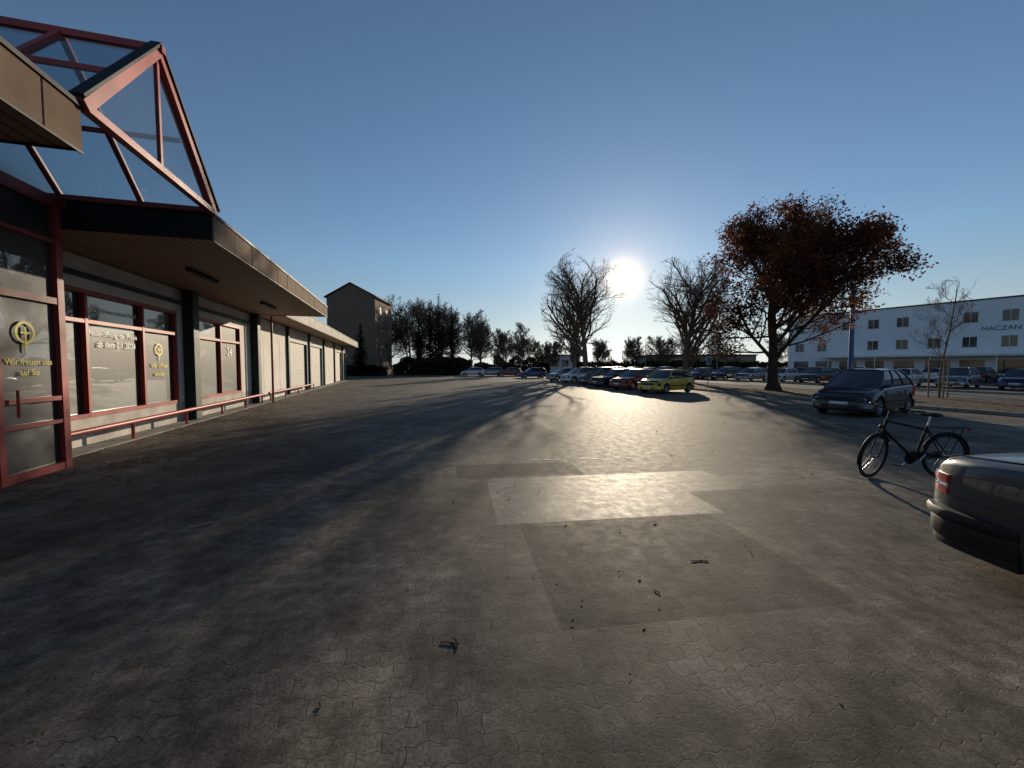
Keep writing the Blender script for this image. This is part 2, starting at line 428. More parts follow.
for s in(9.0,11.2,13.6,16,18.2,20.2): b.tube((s,5.95,0),(s,5.95,.42),.035,.035,8)
b.tube((21.2,5.95,.42),(31.5,5.95,.42),.055,.055,10,True)
for s in(21.4,24,26.8,29.5,31.3): b.tube((s,5.95,0),(s,5.95,.42),.035,.035,8)
b.tube((20.9,5.7,0),(20.9,5.7,3.99),.05,.05,10)
b.finish('guard_rail',SB,40)
VT=5.42
b=MB().use(M_shopglass)
b.poly([(1.2,VT,.0),(8.4,VT,.0),(8.4,VT,4.3),(1.2,VT,4.3)])
b.poly([(8.4,VT,.0),(8.4,FT,.0),(8.4,FT,4.0),(8.4,VT,4.0)])
b.finish('entrance_glass',SB)
b=MB().use(M_redsteel)
for s in(1.25,3.0,5.0,6.2,7.25,8.39):
    w=.05 if s!=8.39 else .065
    b.box(s-w,s+w,VT-.07,VT+.06,0,4.34)
for z,h in((.06,.06),(.8,.03),(1.18,.035),(2.75,.05),(3.7,.03),(4.33,.07)):
    b.box(1.2,8.453,VT-.062,VT+.052,z-h,z+h)
b.box(8.33,8.45,VT+.06,FT,.0,.12);b.box(8.33,8.45,VT+.06,FT,2.7,2.8)
b.tube((7.45,VT-.12,.95),(7.45,VT-.12,1.35),.018,.018,8,True)
b.finish('entrance_frames',SB)
GP=6.95; ZE,ZP=4.5,6.12; T0,T1=3.25,13.0
b=MB().use(M_atrium)
b.poly([(G0,T0,ZE),(G1,T0,ZE),(GP,T0,ZP)])
b.poly([(G0,T0,ZE),(GP,T0,ZP),(GP,T1,ZP),(G0,T1,ZE)])
b.poly([(G1,T0,ZE),(G1,T1,ZE),(GP,T1,ZP),(GP,T0,ZP)])
b.poly([(G0,VT,ZE),(G1,VT,ZE),(GP,VT,ZP)])
b.finish('atrium_glazing',SB)
b=MB().use(M_redsteel)
def bar(p,q,w,h):
    p=Vector(p);q=Vector(q);d=q-p;l=d.length;d.normalize()
    up=Vector((0,1,0)); sd=d.cross(up).normalized()
    M=Matrix((( d.x,up.x,sd.x,p.x),(d.y,up.y,sd.y,p.y),(d.z,up.z,sd.z,p.z),(0,0,0,1)))
    b.box(0,l,-w,w,-h,h,M)
for t in(T0,4.3,VT,7.5,9.5,12.9):
    big=.06 if t==T0 else .035
    bar((G0-.02,t,ZE-.02),(GP,t,ZP+.01),big,big*1.1)
    bar((G1+.02,t,ZE-.02),(GP,t,ZP+.01),big-.003,big*1.1)
b.box(G0,G1,T0-.05,T0+.05,ZE-.05,ZE+.04)
b.box(GP-.04,GP+.04,T0-.1,T1,ZP-.02,ZP+.07)
for f in(.5,):
    for s,e in((G0,GP),(G1,GP)):
        x=s+(e-s)*f;z=ZE+(ZP-ZE)*f
        b.box(x-.02,x+.02,T0+.1,T1,z-.03,z+.035)
b.box(G1-.06,G1+.04,T0+.05,T1,ZE-.02,ZE+.06);b.box(G0-.04,G0+.06,T0+.05,T1,ZE-.02,ZE+.06)
bar((GP+.02,T0,ZE),(GP,T0,ZP),.025,.025)
bar((G0+.02,VT,ZE-.1),(G1,VT,ZE-.1),.05,.05)
b.use(M_black)
bar((G0-.1,T0-.02,ZE+.05),(GP,T0-.02,ZP+.11),.065,.016)
bar((G1+.1,T0-.02,ZE+.05),(GP,T0-.02,ZP+.11),.062,.016)
b.finish('atrium_frame',SB)
b=MB().use(M_white);b.poly([(G0,T1-.02,ZE),(G1,T1-.02,ZE),(GP,T1-.02,ZP)]);b.poly([(G0,8.5,0),(G1,8.5,0),(G1,8.5,ZE),(G0,8.5,ZE)])
b.use(M_black);b.box(8.46,8.6,FT-.9,FT+.4,0,3.99)
b.finish('atrium_back_wall',SB)
def text(body,parent,loc,size,mat,name,rot=(rad(90),0,0)):
    cu=bpy.data.curves.new(name,'FONT');cu.body=body;cu.size=size;cu.align_x='CENTER';cu.extrude=.002
    cu.materials.append(mat)
    o=bpy.data.objects.new(name,cu);sc.collection.objects.link(o);o.parent=parent;o.location=loc;o.rotation_euler=rot
    return o
text('Wir freuen uns auf Sie!',SB,(11.75,FT+.05,2.9),.15,M_whitef,'window_lettering')
text('Neueröffnung der Praxis',SB,(11.62,FT+.05,2.36),.165,M_whitef,'window_lettering')
text('ab dem 2.1.2024',SB,(11.7,FT+.05,2.12),.2,M_whitef,'window_lettering')
text('Wir öffnen',SB,(13.4,FT+.05,1.65),.18,M_yellowf,'window_lettering')
text('wieder',SB,(13.4,FT+.05,1.42),.18,M_yellowf,'window_lettering')
text('Wir freuen uns',SB,(7.8,VT-.03,1.72),.13,M_yellowf,'door_lettering')
text('auf Sie',SB,(7.8,VT-.03,1.56),.13,M_yellowf,'door_lettering')
text('24',SB,(18.2,FT+.05,2.1),.45,M_whitef,'window_lettering')
b=MB().use(M_yellowf)
for cx,cz,t in((7.75,2.2,VT-.03),(13.4,2.15,FT+.05)):
    for k in range(24):
        a=2*math.pi*k/24;a2=2*math.pi*(k+1)/24
        b.poly([(cx+.17*math.cos(a),t,cz+.17*math.sin(a)),(cx+.17*math.cos(a2),t,cz+.17*math.sin(a2)),(cx+.13*math.cos(a2),t,cz+.13*math.sin(a2)),(cx+.13*math.cos(a),t,cz+.13*math.sin(a))])
    b.box(cx-.015,cx+.015,t-.003,t+.003,cz-.3,cz+.08);b.box(cx-.08,cx+.08,t-.0035,t+.0035,cz-.02,cz+.01)
b.finish('logo_film',SB)

# ------------------------------------------------------------ brick gabled house
HB=empty('brick_gable_building',(-32.2,70,0),0)
b=MB().use(M_brick)
W=8.4;D=9.5;ZE2=13.7;ZR=16
b.add([(0,0,0),(W,0,0),(W,0,ZE2),(W/2,0,ZR),(0,0,ZE2),(0,D,0),(W,D,0),(W,D,ZE2),(W/2,D,ZR),(0,D,ZE2)],[[0,1,2,3,4],[1,6,7,2],[6,5,9,8,7],[5,0,4,9]])
b.finish('walls',HB)
b=MB().use(M_roofdk)
for s in(-1,1):
    x0=W/2;x1=W/2+s*(W/2+.35);z1=ZE2-.19
    b.add([(x0,-.3,ZR+.03),(x1,-.3,z1+.03),(x1,D+.3,z1+.03),(x0,D+.3,ZR+.03),(x0,-.3,ZR+.2),(x1,-.3,z1+.2),(x1,D+.3,z1+.2),(x0,D+.3,ZR+.2)],[[0,1,2,3],[4,5,6,7],[0,1,5,4],[1,2,6,5],[2,3,7,6]])
b.finish('roof',HB)
b=MB().use(M_dark)
for z in(2,5,8,11):
    for y in(2.5,6): b.box(W-.02,W+.03,y,y+1.0,z,z+1.2)
b.finish('windows',HB)

# ------------------------------------------------------------ white office building
WB=empty('white_office_building',(51.5,71.6,0),rad(-60))
b=MB().use(M_whitewall)
x0,x1,H=-2,70,10.4
b.box(x0,x1,0,16,0,H)
b.use(M_roofdk);b.box(x0-.1,x1+.1,-.1,16.1,H+.003,H+.18)
b.use(M_concrete);b.box(x0,x1,-.03,-.003,0,.5)
b.finish('walls',WB)
b=MB()
x=x0+1.2;k=0
while x<x1-2:
    for z in(7.6,4.3):
        if (k*7+int(z))%6==0: continue
        b.use(M_win);b.box(x,x+1.3,-.02,.03,z,z+1.3)
        b.use(M_concrete);b.box(x-.06,x+1.36,-.08,-.003,z-.08,z-.003)
        b.use(M_white);b.box(x+.62,x+.68,-.035,-.021,z,z+1.3)
    b.use(M_win)
    b.box(x-.2,x+2.1,-.02,.03,.7,2.5)
    x+=3.4;k+=1
b.finish('windows',WB)
b=MB().use(M_white);b.box(4,40,-2.2,-.035,3.0,3.25)
b.use(M_rim)
for x in range(5,40,6): b.tube((x,-2.0,0),(x,-2.0,3.0),.06)
b.finish('entrance_roof',WB)
text('NACZAN',WB,(22.9,-.03,6.35),.8,M_navy,'wall_lettering')

b=MB().use(M_whitewall);b.box(9,16,100,112,0,4.2);b.use(M_win);
for x in(10,12.5): b.box(x,x+1.6,99.96,100,1.5,3.2)
b.use(M_roofdk);b.box(8.8,16.2,99.8,112.2,4.203,4.5);b.finish('low_white_building')
b=MB().use(M_concrete);b.box(46,78,128,150,0,5.0);b.use(M_win);b.box(47,77,127.96,128,3.0,4.0);b.use(M_roofdk);b.box(45.7,78.3,127.7,150.2,5.003,5.4);b.finish('warehouse')

# ------------------------------------------------------------ trees
def make_segs(seed,H,W,r,mx=5,up=.07,nch=(2.4,1.5,1.4,1.3,1.2),zc=.56,rz=.46,tl=.8,first=.22,off=0.0,spread=.62,ang0=(32,68),limb=(.42,.58)):
    rg=random.Random(seed);segs=[];nodes=[]
    C=Vector((off,0,zc*H));RX=W/2;RZ=rz*H
    def env(q):
        e=q-C
        n=1+.22*noise.noise(Vector((e.x,e.y,e.z))*.35+Vector((seed,0,0)))
        return math.sqrt((e.x/RX)**2+(e.y/RX)**2+(e.z/RZ)**2)/n
    def grow(p,d,Ln,r,lev):
        ns=(8,6,4,3,3,2)[min(lev,5)]
        for i in range(ns):
            f=(i+1)/ns
            w=.09 if lev==0 else .2
            d=(d+Vector((rg.uniform(-w,w),rg.uniform(-w,w),rg.uniform(-w,w)*.6))+Vector((0,0,up*(.4 if lev==0 else 1)))).normalized()
            q=p+d*(Ln/ns)
            if lev>0:
                e=env(q)
                if e>1.0:
                    if lev>=2 and e>1.06: 
                        nodes.append((p.copy(),lev));return
                    if lev==1 and e>1.1: r*=.5
                    d=(d+(C-q).normalized()*.35).normalized()
            r2=r*(1-.85/ns) if lev==0 else r*(1-.6/ns)
            segs.append((p,q,r,r2,lev));p=q;r=r2
            if lev>=mx-1: nodes.append((q.copy(),lev))
            if lev<mx and (lev>0 or f>first):
                k=nch[min(lev,len(nch)-1)];k=int(k)+(1 if rg.random()<k-int(k) else 0)
                for _ in range(k):
                    a=Vector((rg.uniform(-1,1),rg.uniform(-1,1),rg.uniform(-1,1)))
                    pe=(a-d*a.dot(d)).normalized()
                    an=rad(rg.uniform(25,58) if lev else rg.uniform(*ang0))
                    nd=d*math.cos(an)+pe*math.sin(an)
                    if nd.z<-.1: nd.z*=.3;nd.normalize()
                    cl=max(W*spread,H*.4)*rg.uniform(.8,1.1)*(1.05-.5*f) if lev==0 else Ln*rg.uniform(.42,.62)*(1.1-.4*f)
                    grow(p,nd,cl,max(.004,r*(rg.uniform(.5,.7) if lev else rg.uniform(*limb))),lev+1)
    grow(Vector((0,0,0)),Vector((0,0,1)),H*tl,r,0)
    return segs,nodes
def put_tree(b,data,off=Vector((0,0,0)),minr=.006,rot=0,k=1,sides=(9,7,5,3,3,3)):
    M=Matrix.Translation(off)@Matrix.Rotation(rot,4,'Z')@Matrix.Scale(k,4)
    for a,c,ra,rb,l in data:
        b.tube(M@a,M@c,max(ra*k,minr),max(rb*k,minr*.8),sides[min(l,5)])
def quadleaf(b,p,s,rg):
    a=Vector((rg.uniform(-1,1),rg.uniform(-1,1),rg.uniform(-1,1))).normalized()
    c=Vector((rg.uniform(-1,1),rg.uniform(-1,1),rg.uniform(-1,1)));c=(c-a*c.dot(a)).normalized()
    b.poly([p-a*s,p-c*s*.5+a*s*.1,p+a*s,p+c*s*.55])
segs,nodes=make_segs(14,12.3,12.2,.38,5,.05,(2.6,1.5,1.4,1.2,1.0),zc=.54,rz=.47,tl=.66,first=.14,off=.9)
b=MB().use(M_bark);put_tree(b,segs,minr=.008)
b.tube((0,0,-.05),(0,0,.5),.6,.38,10)
rg=random.Random(5);b.use(M_oak);cnt=0
random.Random(1).shuffle(nodes)
for n,l in nodes:
    if cnt>44000: break
    c=noise.noise(n*.5)+.4*noise.noise(n*1.3)
    e=n.z/12.3
    pr=.92 if c>-.15 else .5
    if e>.84: pr*=.5
    if n.z<5 : pr=max(pr,.8)
    if rg.random()<pr:
        for _ in range(rg.randint(2,5)):
            quadleaf(b,n+Vector((rg.gauss(0,.25),rg.gauss(0,.25),rg.gauss(0,.23))),rg.uniform(.065,.13),rg);cnt+=1
o=b.finish('brown_leafed_tree',None,None,(17.2,26.3,.1));o.scale=(.94,.94,.96)
def bare(seed,H,W,r,loc,mx=5,minr=.014,nch=(2.6,1.6,1.5,1.3,1.1),up=.1,**kw):
    segs,_=make_segs(seed,H,W,r,mx,up,nch,**kw)
    b=MB().use(M_bark2);put_tree(b,segs,minr=minr);b.tube((0,0,-.05),(0,0,.5),r*1.5,r,9)
    b.finish('bare_tree',None,None,loc)
bare(21,15.2,11.2,.40,(9.3,50,.1),5,.008,(2.5,1.5,1.4,1.3,1.1),up=.06,zc=.58,rz=.45,first=.15,tl=.7,spread=.72,limb=(.5,.72))
bare(37,12.6,9.6,.36,(18.1,42,.1),5,.007,(2.7,1.6,1.4,1.3,1.2),up=.06,zc=.60,rz=.42,first=.12,tl=.68,spread=.75,ang0=(28,60),limb=(.5,.75))
bare(35,10,6.5,.17,(1.7,80,0),4,.02,(2.4,1.6,1.5,1.4))
bare(41,16.5,9,.34,(11.2,72,.1),4,.012,(2.3,1.5,1.4,1.3),limb=(.5,.75))  # added tree, mostly hidden behind the nearer one, tall to deepen foreground shadow
segs,_=make_segs(51,5.5,2.3,.05,4,.14,(2.0,1.3,1.1,1.0),first=.35,tl=.95,zc=.62,rz=.4)
b=MB().use(M_bark2);put_tree(b,segs,minr=.006)
b.use(M_wood)
for a in(0,2.1,4.2):
    x,y=.4*math.cos(a),.4*math.sin(a);b.tube((x,y,0),(x,y,1.9),.035,.035,8,True)
    a2=a+2.1;b.tube((x,y,1.8),(.4*math.cos(a2),.4*math.sin(a2),1.8),.02)
b.finish('young_tree',None,None,(21.2,19.8,.11))
dts=[make_segs(s,14,10,.25,4,.09,(2.3,1.6,1.5,1.4),first=.15,tl=.7)[0] for s in(61,62,63)]
b=MB().use(M_bark2);rg=random.Random(9)
for x,y,h in [(-29,92,18),(-25,96,18),(-21,90,17),(-17,97,17),(-14,91,15),(-11,99,16),(-7,96,14),(-3,108,12),(-33,97,17),(-20,104,19),(-9,112,14),(3,118,11),(8,125,10),(15,128,10),(20,122,10),(30,130,10),(36,122,11),(44,118,11),(52,120,11),(62,122,12),(25,118,10),(75,115,12),(-1,124,12),(9,98,8),(15,97,7),(38,126,10),(48,124,11)]:
    put_tree(b,dts[rg.randrange(3)],Vector((x+rg.uniform(-1,1),y,0)),.03,rg.uniform(0,6),h/14,(6,4,3,3,3,3))
b.finish('distant_trees',None,None)
def conifer(loc,H,W,seed):
    b=MB();rg=random.Random(seed);b.use(M_bark);b.tube((0,0,0),(0,0,H*.97),.2,.02,7);b.use(M_needle)
    z=H*.06
    while z<H*.99:
        f=1-z/H; rr=W/2*(f**.8)*rg.uniform(.8,1.1)+.1
        for k in range(int(6+6*f)):
            a=rg.uniform(0,6.283);r_=rr*rg.uniform(.7,1.1)
            dx,dy=math.cos(a),math.sin(a);px,py=-dy,dx
            m=4
            for j in range(m):
                t0=j/m;t1=(j+1)/m
                for s in(-1,1):
                    w=.32*rr*(1-t0)*.8+.1
                    c0=Vector((dx*r_*t0,dy*r_*t0,z-.25*r_*t0+rg.uniform(-.06,.06)));c1=Vector((dx*r_*t1,dy*r_*t1,z-.25*r_*t1+rg.uniform(-.08,.08)))
                    e=c1+Vector((px*s*w,py*s*w,-w*.5+rg.uniform(-.1,.1)))
                    b.poly([c0,c1,e])
        z+=H*.025
    b.finish('conifer_tree',None,None,loc)
conifer((-14.2,78,0),15.8,5.4,1);conifer((-12.0,80,0),14,5,2);conifer((-16.7,82,0),14,4.8,8);conifer((-19.5,84,0),12,5,9)
conifer((-24.9,66,0),8.8,3.6,3)
def hedge(name,x0,x1,y0,y1,h,n,mat,sz=.22):
    b=MB().use(mat);rg=random.Random(int(x0)*7+3)
    for _ in range(n):
        x=rg.uniform(x0,x1);y=rg.uniform(y0,y1);hh=h*(.75+.5*noise.noise(Vector((x*.35,y*.35,2))))
        z=hh*(1-rg.random()**2.2*.98)
        quadleaf(b,Vector((x,y,z)),rg.uniform(.6,1.3)*sz,rg)
    b.finish(name)
hedge('hedge',-22,-7.5,73.5,76,3.6,6000,M_hedge,.32)
hedge('shrubs',-30,-22,68,71,2.0,2000,M_hedge,.28)
hedge('hedge',27.0,30.0,60,100,1.3,2000,M_hedge,.28)
hedge('hedge',-8,8,84,86.5,2.2,3500,M_hedge,.32)
hedge('hedge',17,80,108,112,3.4,7500,M_hedge,.42)
hedge('hedge',-6,22,130,134,5,4500,M_hedge,.5)

# ------------------------------------------------------------ vehicles
def interp(tab,x):
    if x<=tab[0][0]:return tab[0][1]
    for (a,b_),(c,d) in zip(tab,tab[1:]):
        if x<=c: 
            t=(x-a)/(c-a);return b_+(d-b_)*t
    return tab[-1][1]
KINDS={
 'hatch':dict(L=4.0,w=.85,H=1.47,ax=(-1.22,1.27),R=.31,top=[(-2.0,.86),(-1.93,.96),(-1.75,1.0),(.6,.96),(.95,.94),(1.5,.85),(1.85,.74),(2.0,.6)],cab=(.98,.28,-1.45,-1.86)),
 'mpv':dict(L=4.05,w=.88,H=1.59,ax=(-1.24,1.32),R=.33,top=[(-2.02,.9),(-1.96,1.0),(-1.8,1.05),(.7,.99),(1.05,.97),(1.55,.88),(1.9,.76),(2.02,.6)],cab=(1.15,.25,-1.15,-1.90)),
 'sedan':dict(L=4.75,w=.875,H=1.41,ax=(-1.24,1.45),R=.32,top=[(-2.375,.82),(-2.33,.90),(-2.2,.94),(-1.5,.985),(.6,.94),(.95,.93),(1.8,.83),(2.2,.72),(2.375,.58)],cab=(1.0,.3,-.85,-1.52)),
 'wagon':dict(L=4.55,w=.87,H=1.47,ax=(-1.33,1.38),R=.32,top=[(-2.27,.86),(-2.2,.97),(-2.0,1.0),(.6,.95),(.98,.93),(1.7,.84),(2.1,.73),(2.27,.58)],cab=(1.02,.32,-1.75,-2.12)),
}
CACHE={}
def make_car(name,loc,ang,pm,kind,bumper=None,hi=False):
    lc=(loc[0],loc[1],.004 if len(loc)<3 else loc[2])
    key=(pm.name,kind)
    if key in CACHE:
        ob=bpy.data.objects.new(name,CACHE[key]);sc.collection.objects.link(ob);ob.location=lc;ob.rotation_euler=(0,0,ang);return ob
    K=KINDS[kind];Ln=K['L'];w=K['w'];H=K['H'];Rw=K['R'];Ra=Rw+.055;hl=Ln/2
    b=MB().use(pm)
    st=[-hl,-hl+.03,-hl+.1,-hl+.22,-hl+.4]
    x=-hl+.55
    while x<hl-.5: st.append(x);x+=.14 if hi else .22
    st+=[hl-.4,hl-.22,hl-.1,hl-.03,hl]
    for a in K['ax']:
        for k in range(13):
            st.append(a-Ra*math.cos(math.pi*k/12)*.9999)
        st+=[a-Ra-.004,a+Ra+.004]
    st=sorted(set(round(s,4) for s in st))
    def wid(x):
        t=max(0,(abs(x)-(hl-.75))/.75);return w*(1-.04*t-.16*t**4)
    def zbot(x):
        z=.21+.07*max(0,(abs(x)-(hl-.5))/.5)
        for a in K['ax']:
            if abs(x-a)<Ra: z=max(z,Rw+math.sqrt(max(0,Ra*Ra-(x-a)**2)))
        return z
    rings=[]
    for x in st:
        zt=interp(K['top'],x);zb=zbot(x);ww=wid(x);zs=zt-.085
        half=[]
        for lv,fy in((0,.965),(.36,.99),(.52,1.0),(.68,.992)):
            half.append((ww*fy if lv else ww*.965,max(zb,lv) if lv<zs-.03 else max(zb,zs-.03)))
        half.append((ww*.965,max(zs,zb+.01)))
        half.append((ww*.945,max(zs+.035,zb+.012)))
        half+= [(ww*.89,zt-.022),(ww*.7,zt-.003),(ww*.35,zt+.012),(0,zt+.016)]
        ring=[Vector((x,y,z)) for y,z in half]+[Vector((x,-y,z)) for y,z in half[-2::-1]]
        rings.append(ring)
    b.loft(rings,False,False)
    b.poly(rings[0]);b.poly(rings[-1][::-1])
    b.use(M_dark)
    b.box(-hl+.12,hl-.12,-w+.26,w-.26,.17,.8)
    b.box(K['ax'][0]+Ra+.02,K['ax'][1]-Ra-.02,-w+.07,w-.07,.19,.6)
    bm=bumper or pm
    for sgn in(-1,1):
        bl=1.05 if hi else .62
        for (z0,z1,mat,o) in(((.26,.50,bm,.045),(.20,.262,M_dark,.02)) if not hi else ((.25,.41,M_dark,.03),(.412,.50,M_dark,.06),(.18,.252,M_dark,.01))):
            b.use(mat)
            xs=[(hl-bl+.33,w*.985),(hl-.45,w*.98),(hl-.28,w*.965),(hl-.14,w*.92),(hl-.04,w*.83),(hl+.01,w*.62),(hl+.03,w*.3),(hl+.04,0)]
            pth=[(x,y) for x,y in xs]+[(x,-y) for x,y in xs[-2::-1]]
            rr=[]
            for i,(x,y) in enumerate(pth):
                a=pth[max(0,i-1)];c=pth[min(len(pth)-1,i+1)]
                t=Vector((c[0]-a[0],c[1]-a[1],0)).normalized();n=Vector((-t.y,t.x,0))
                if n.dot(Vector((x-hl+1.2,y,0)))<0:n=-n
                c0=Vector((x,y,0))
                oo=o*(.25 if i in(0,len(pth)-1) else 1)
                rr.append([Vector(((q.x)*sgn,q.y,q.z)) for q in (c0-n*.08+Vector((0,0,z0)),c0+n*oo*.6+Vector((0,0,z0)),c0+n*oo+Vector((0,0,z0+.02)),c0+n*oo+Vector((0,0,z1-.03)),c0+n*oo*.75+Vector((0,0,z1-.008)),c0-n*.02+Vector((0,0,z1)))])
            b.loft(rr,True,True)
    xb,xr,rr_,rb=K['cab']
    def zt(x):return interp(K['top'],x)
    yb=w*.875;yr=w*.66
    def side(t,s):
        xB=xb+(rb-xb)*s;xT=xr+(rr_-xr)*s
        z0=zt(xB)-.02;z1=H-.045
        bow=.05*math.sin(math.pi*t)
        return Vector((xB+(xT-xB)*t,(yb+(yr-yb)*t+bow),z0+(z1-z0)*t))
    b.use(M_glassdk)
    S=[0,.12,.3,.5,.7,.88,1]
    T=[0,.33,.66,1]
    for sg in(1,-1):
        b.loft([[Vector((p.x,p.y*sg,p.z)) for p in[side(t,s) for s in S]] for t in T],False)
    for s in(0,1):
        rows=[]
        for t in T:
            p=side(t,s);bw=(.10 if s==0 else -.06)*(1-t*.4)
            rows.append([Vector((p.x+bw*(1-(k/3)**2),p.y*k/3,p.z+.01*(1-(k/3)**2))) for k in range(-3,4)])
        b.loft(rows,False)
    b.use(pm)
    n=9;rows=[]
    for i in range(n):
        s=i/(n-1);p=side(1,s)
        xx=p.x+(.02 if i==0 else(-.02 if i==n-1 else 0))
        cr=.045*math.sin(math.pi*min(1,max(0,(s*.9+.05))))
        ext=.06*(1 if i==0 else(-1 if i==n-1 else 0))
        rows.append([Vector((xx+ext*(1-(k/4)**2),(p.y+.015)*k/4,H-.055+cr*(1-(abs(k)/4)**4)+(.03 if abs(k)<4 else 0))) for k in range(-4,5)])
    b.loft(rows,False)
    ps=[0,.34,.68,1] if kind!='sedan' else[0,.42,.86,1]
    for sg in(1,-1):
        for s in ps:
            r_=.035 if s in(0,1) else .026
            b.use(pm if s in(0,1) else M_dark)
            q=[side(t,s) for t in T]
            for i in range(3):
                A,C=q[i],q[i+1]
                b.tube((A.x,A.y*sg,A.z),(C.x,C.y*sg,C.z),r_,r_,6)
        b.use(pm)
        q=[side(1,s) for s in S]
        for i in range(6): b.tube((q[i].x,(q[i].y)*sg,q[i].z),(q[i+1].x,(q[i+1].y)*sg,q[i+1].z),.032,.032,6)
        b.use(M_dark)
        q=[side(0.02,s) for s in S]
        for i in range(6): b.tube((q[i].x,(q[i].y+.01)*sg,q[i].z+.02),(q[i+1].x,(q[i+1].y+.01)*sg,q[i+1].z+.02),.018,.018,5)
        xm=(xb+rb)/2+.05
        for xx in(xb-.28,xm,max(rb+.35,K['ax'][0]+Ra+.03)):
            y=wid(xx)
            b.box(xx-.006,xx+.006,sg*y*.985-.012,sg*y*.985+.012,.27,.84)
        for xx in(xm+.14,xm-.9 if kind!='sedan' else xm-.85):
            b.use(pm);b.bbox(xx-.09,xx+.09,min(sg*w*.965,sg*(w*.965+.035)),max(sg*w*.965,sg*(w*.965+.035)),.79,.82,.006)
        b.use(M_dark);b.bbox(K['ax'][0]+Ra+.06,K['ax'][1]-Ra-.06,min(sg*w*.99,sg*(w+.018)),max(sg*w*.99,sg*(w+.018)),.47,.52,.006)
        b.use(pm);b.ell((xb-.22,sg*(w+.05),zt(xb)+.08),(.07,.1,.065))
        b.use(M_dark);b.box(xb-.25,xb-.19,min(sg*w*.85,sg*(w+.02)),max(sg*w*.85,sg*(w+.02)),zt(xb)+.0,zt(xb)+.05)
        if hi:
            b.use(M_dark)
            pp=[]
            for xx in(-hl+.13,-hl+.3,-hl+.5,-hl+.8,-hl+1.1): pp.append(Vector((xx,sg*(wid(xx)*.9955),.60)))
            for i in range(len(pp)-1): b.tube(pp[i],pp[i+1],.004,.004,4)
    zf=interp(K['top'],hl-.1)-.06
    for sg in(1,-1):
        M=Matrix.Translation((hl-.14,sg*w*.70,zf-.06))@Matrix.Rotation(sg*rad(-24),4,'Z')@Matrix.Rotation(rad(14),4,'Y')
        b.use(M_dark);b.bbox(-.12,.072,-.21,.21,-.085,.085,.03,M)
        b.use(M_head);b.bbox(-.1,.085,-.185,.185,-.065,.065,.03,M)
        z0r=.58;z1r=.80 if kind!='mpv' else .95
        if kind=='sedan':
            for (za,zb_,mt) in((.60,.66,M_red),(.662,.69,M_head),(.692,.77,M_red)):
                b.use(mt)
                pth=[(-hl+.19,wid(-hl+.19)+.001),(-hl+.1,wid(-hl+.1)+.004),(-hl+.03,wid(-hl+.03)+.004),(-hl-.012,wid(-hl)-.03),(-hl-.014,wid(-hl)*.6)]
                b.loft([[Vector((x,y*sg,za)),Vector((x-.006,(y+.004)*sg,(za+zb_)/2)),Vector((x,y*sg,zb_)),Vector((x+.03,(y-.03)*sg,zb_)),Vector((x+.03,(y-.03)*sg,za))] for x,y in pth],True,True)
            b.use(M_dark)
            b.box(-hl-.004,-hl+.02,-w*.62,w*.62,.585,.592)
        else:
            M=Matrix.Translation((-hl+.07,sg*w*.80,(z0r+z1r)/2))@Matrix.Rotation(sg*rad(30),4,'Z')
            b.use(M_red);b.bbox(-.075,.1,-.10,.10,-(z1r-z0r)/2,(z1r-z0r)/2,.03,M)
    b.use(M_dark);b.bbox(hl-.1,hl+.022,-.42,.42,.53,.65,.02)
    b.bbox(hl,hl+.075,-.5,.5,.3,.38,.015)
    b.use(M_plate);b.bbox(hl+.05,hl+.095,-.26,.26,.4,.5,.006)
    zp=.64 if kind=='sedan' else .4
    b.bbox(-hl-(.018 if kind=='sedan' else .095),-hl-.0,-.26,.26,zp,zp+.11,.006)
    if kind=='sedan':
        b.use(M_dark)
        for sg in(1,-1):
            pp=[Vector((x,sg*w*.80,interp(K['top'],x)-.008)) for x in(-1.6,-1.9,-2.2,-2.32)]
            for i in range(3): b.tube(pp[i],pp[i+1],.006,.006,5)
    b.use(M_dark)
    for y0 in(-.45,.15): b.tube((xb+.1,y0,zt(xb)+.02),(xb-.12,y0+.45,zt(xb)+.15),.008,.008,4)
    for a in K['ax']:
        for sg in(1,-1):
            M=Matrix.Translation((a,sg*(w-.13),Rw))
            b.use(M_tire)
            b.lathe([(Rw*.64,.09),(Rw*.66,.105),(Rw*.9,.108),(Rw*.98,.085),(Rw,.04),(Rw,-.04),(Rw*.98,-.085),(Rw*.9,-.108),(Rw*.66,-.105),(Rw*.64,-.09)],M,24,True)
            b.use(M_dark);b.lathe([(0,.03*sg),(Rw*.66,.03*sg)],M,16)
            b.use(M_rim)
            b.lathe([(Rw*.57,.075*sg),(Rw*.6,.098*sg),(Rw*.66,.1*sg),(Rw*.66,.02*sg)],M,24)
            b.lathe([(0,.095*sg),(.045,.09*sg),(.06,.06*sg)],M,10)
            for k in range(7):
                Q=M@Matrix.Rotation(2*math.pi*k/7,4,'Y')
                y0,y1=sorted((.055*sg,.085*sg))
                b.box(.03,Rw*.6,y0,y1,-.02,.02,Q)
    o=b.finish(name,None,38,lc,ang);CACHE[key]=o.data;return o
P_silver=paint('silver_paint',(.30,.31,.32),.75,.3)
P_near=paint('blue_grey_metallic_paint',(.055,.060,.070),.4,.4,.5)
P_dgrey=paint('dark_grey_paint',(.045,.048,.055),.5)
P_yel=paint('yellow_paint',(.60,.38,.02),.1)
P_red=paint('dark_red_paint',(.22,.012,.012),.2)
P_black=paint('black_paint',(.012,.012,.014),.3)
P_blue=paint('blue_paint',(.03,.07,.2),.4)
P_white=paint('white_paint',(.6,.61,.62),.0)
P_lgrey=paint('grey_paint',(.25,.26,.28),.6)
make_car('grey_sedan_car',(4.60,1.22),rad(272),P_near,'sedan',M_dark,True)
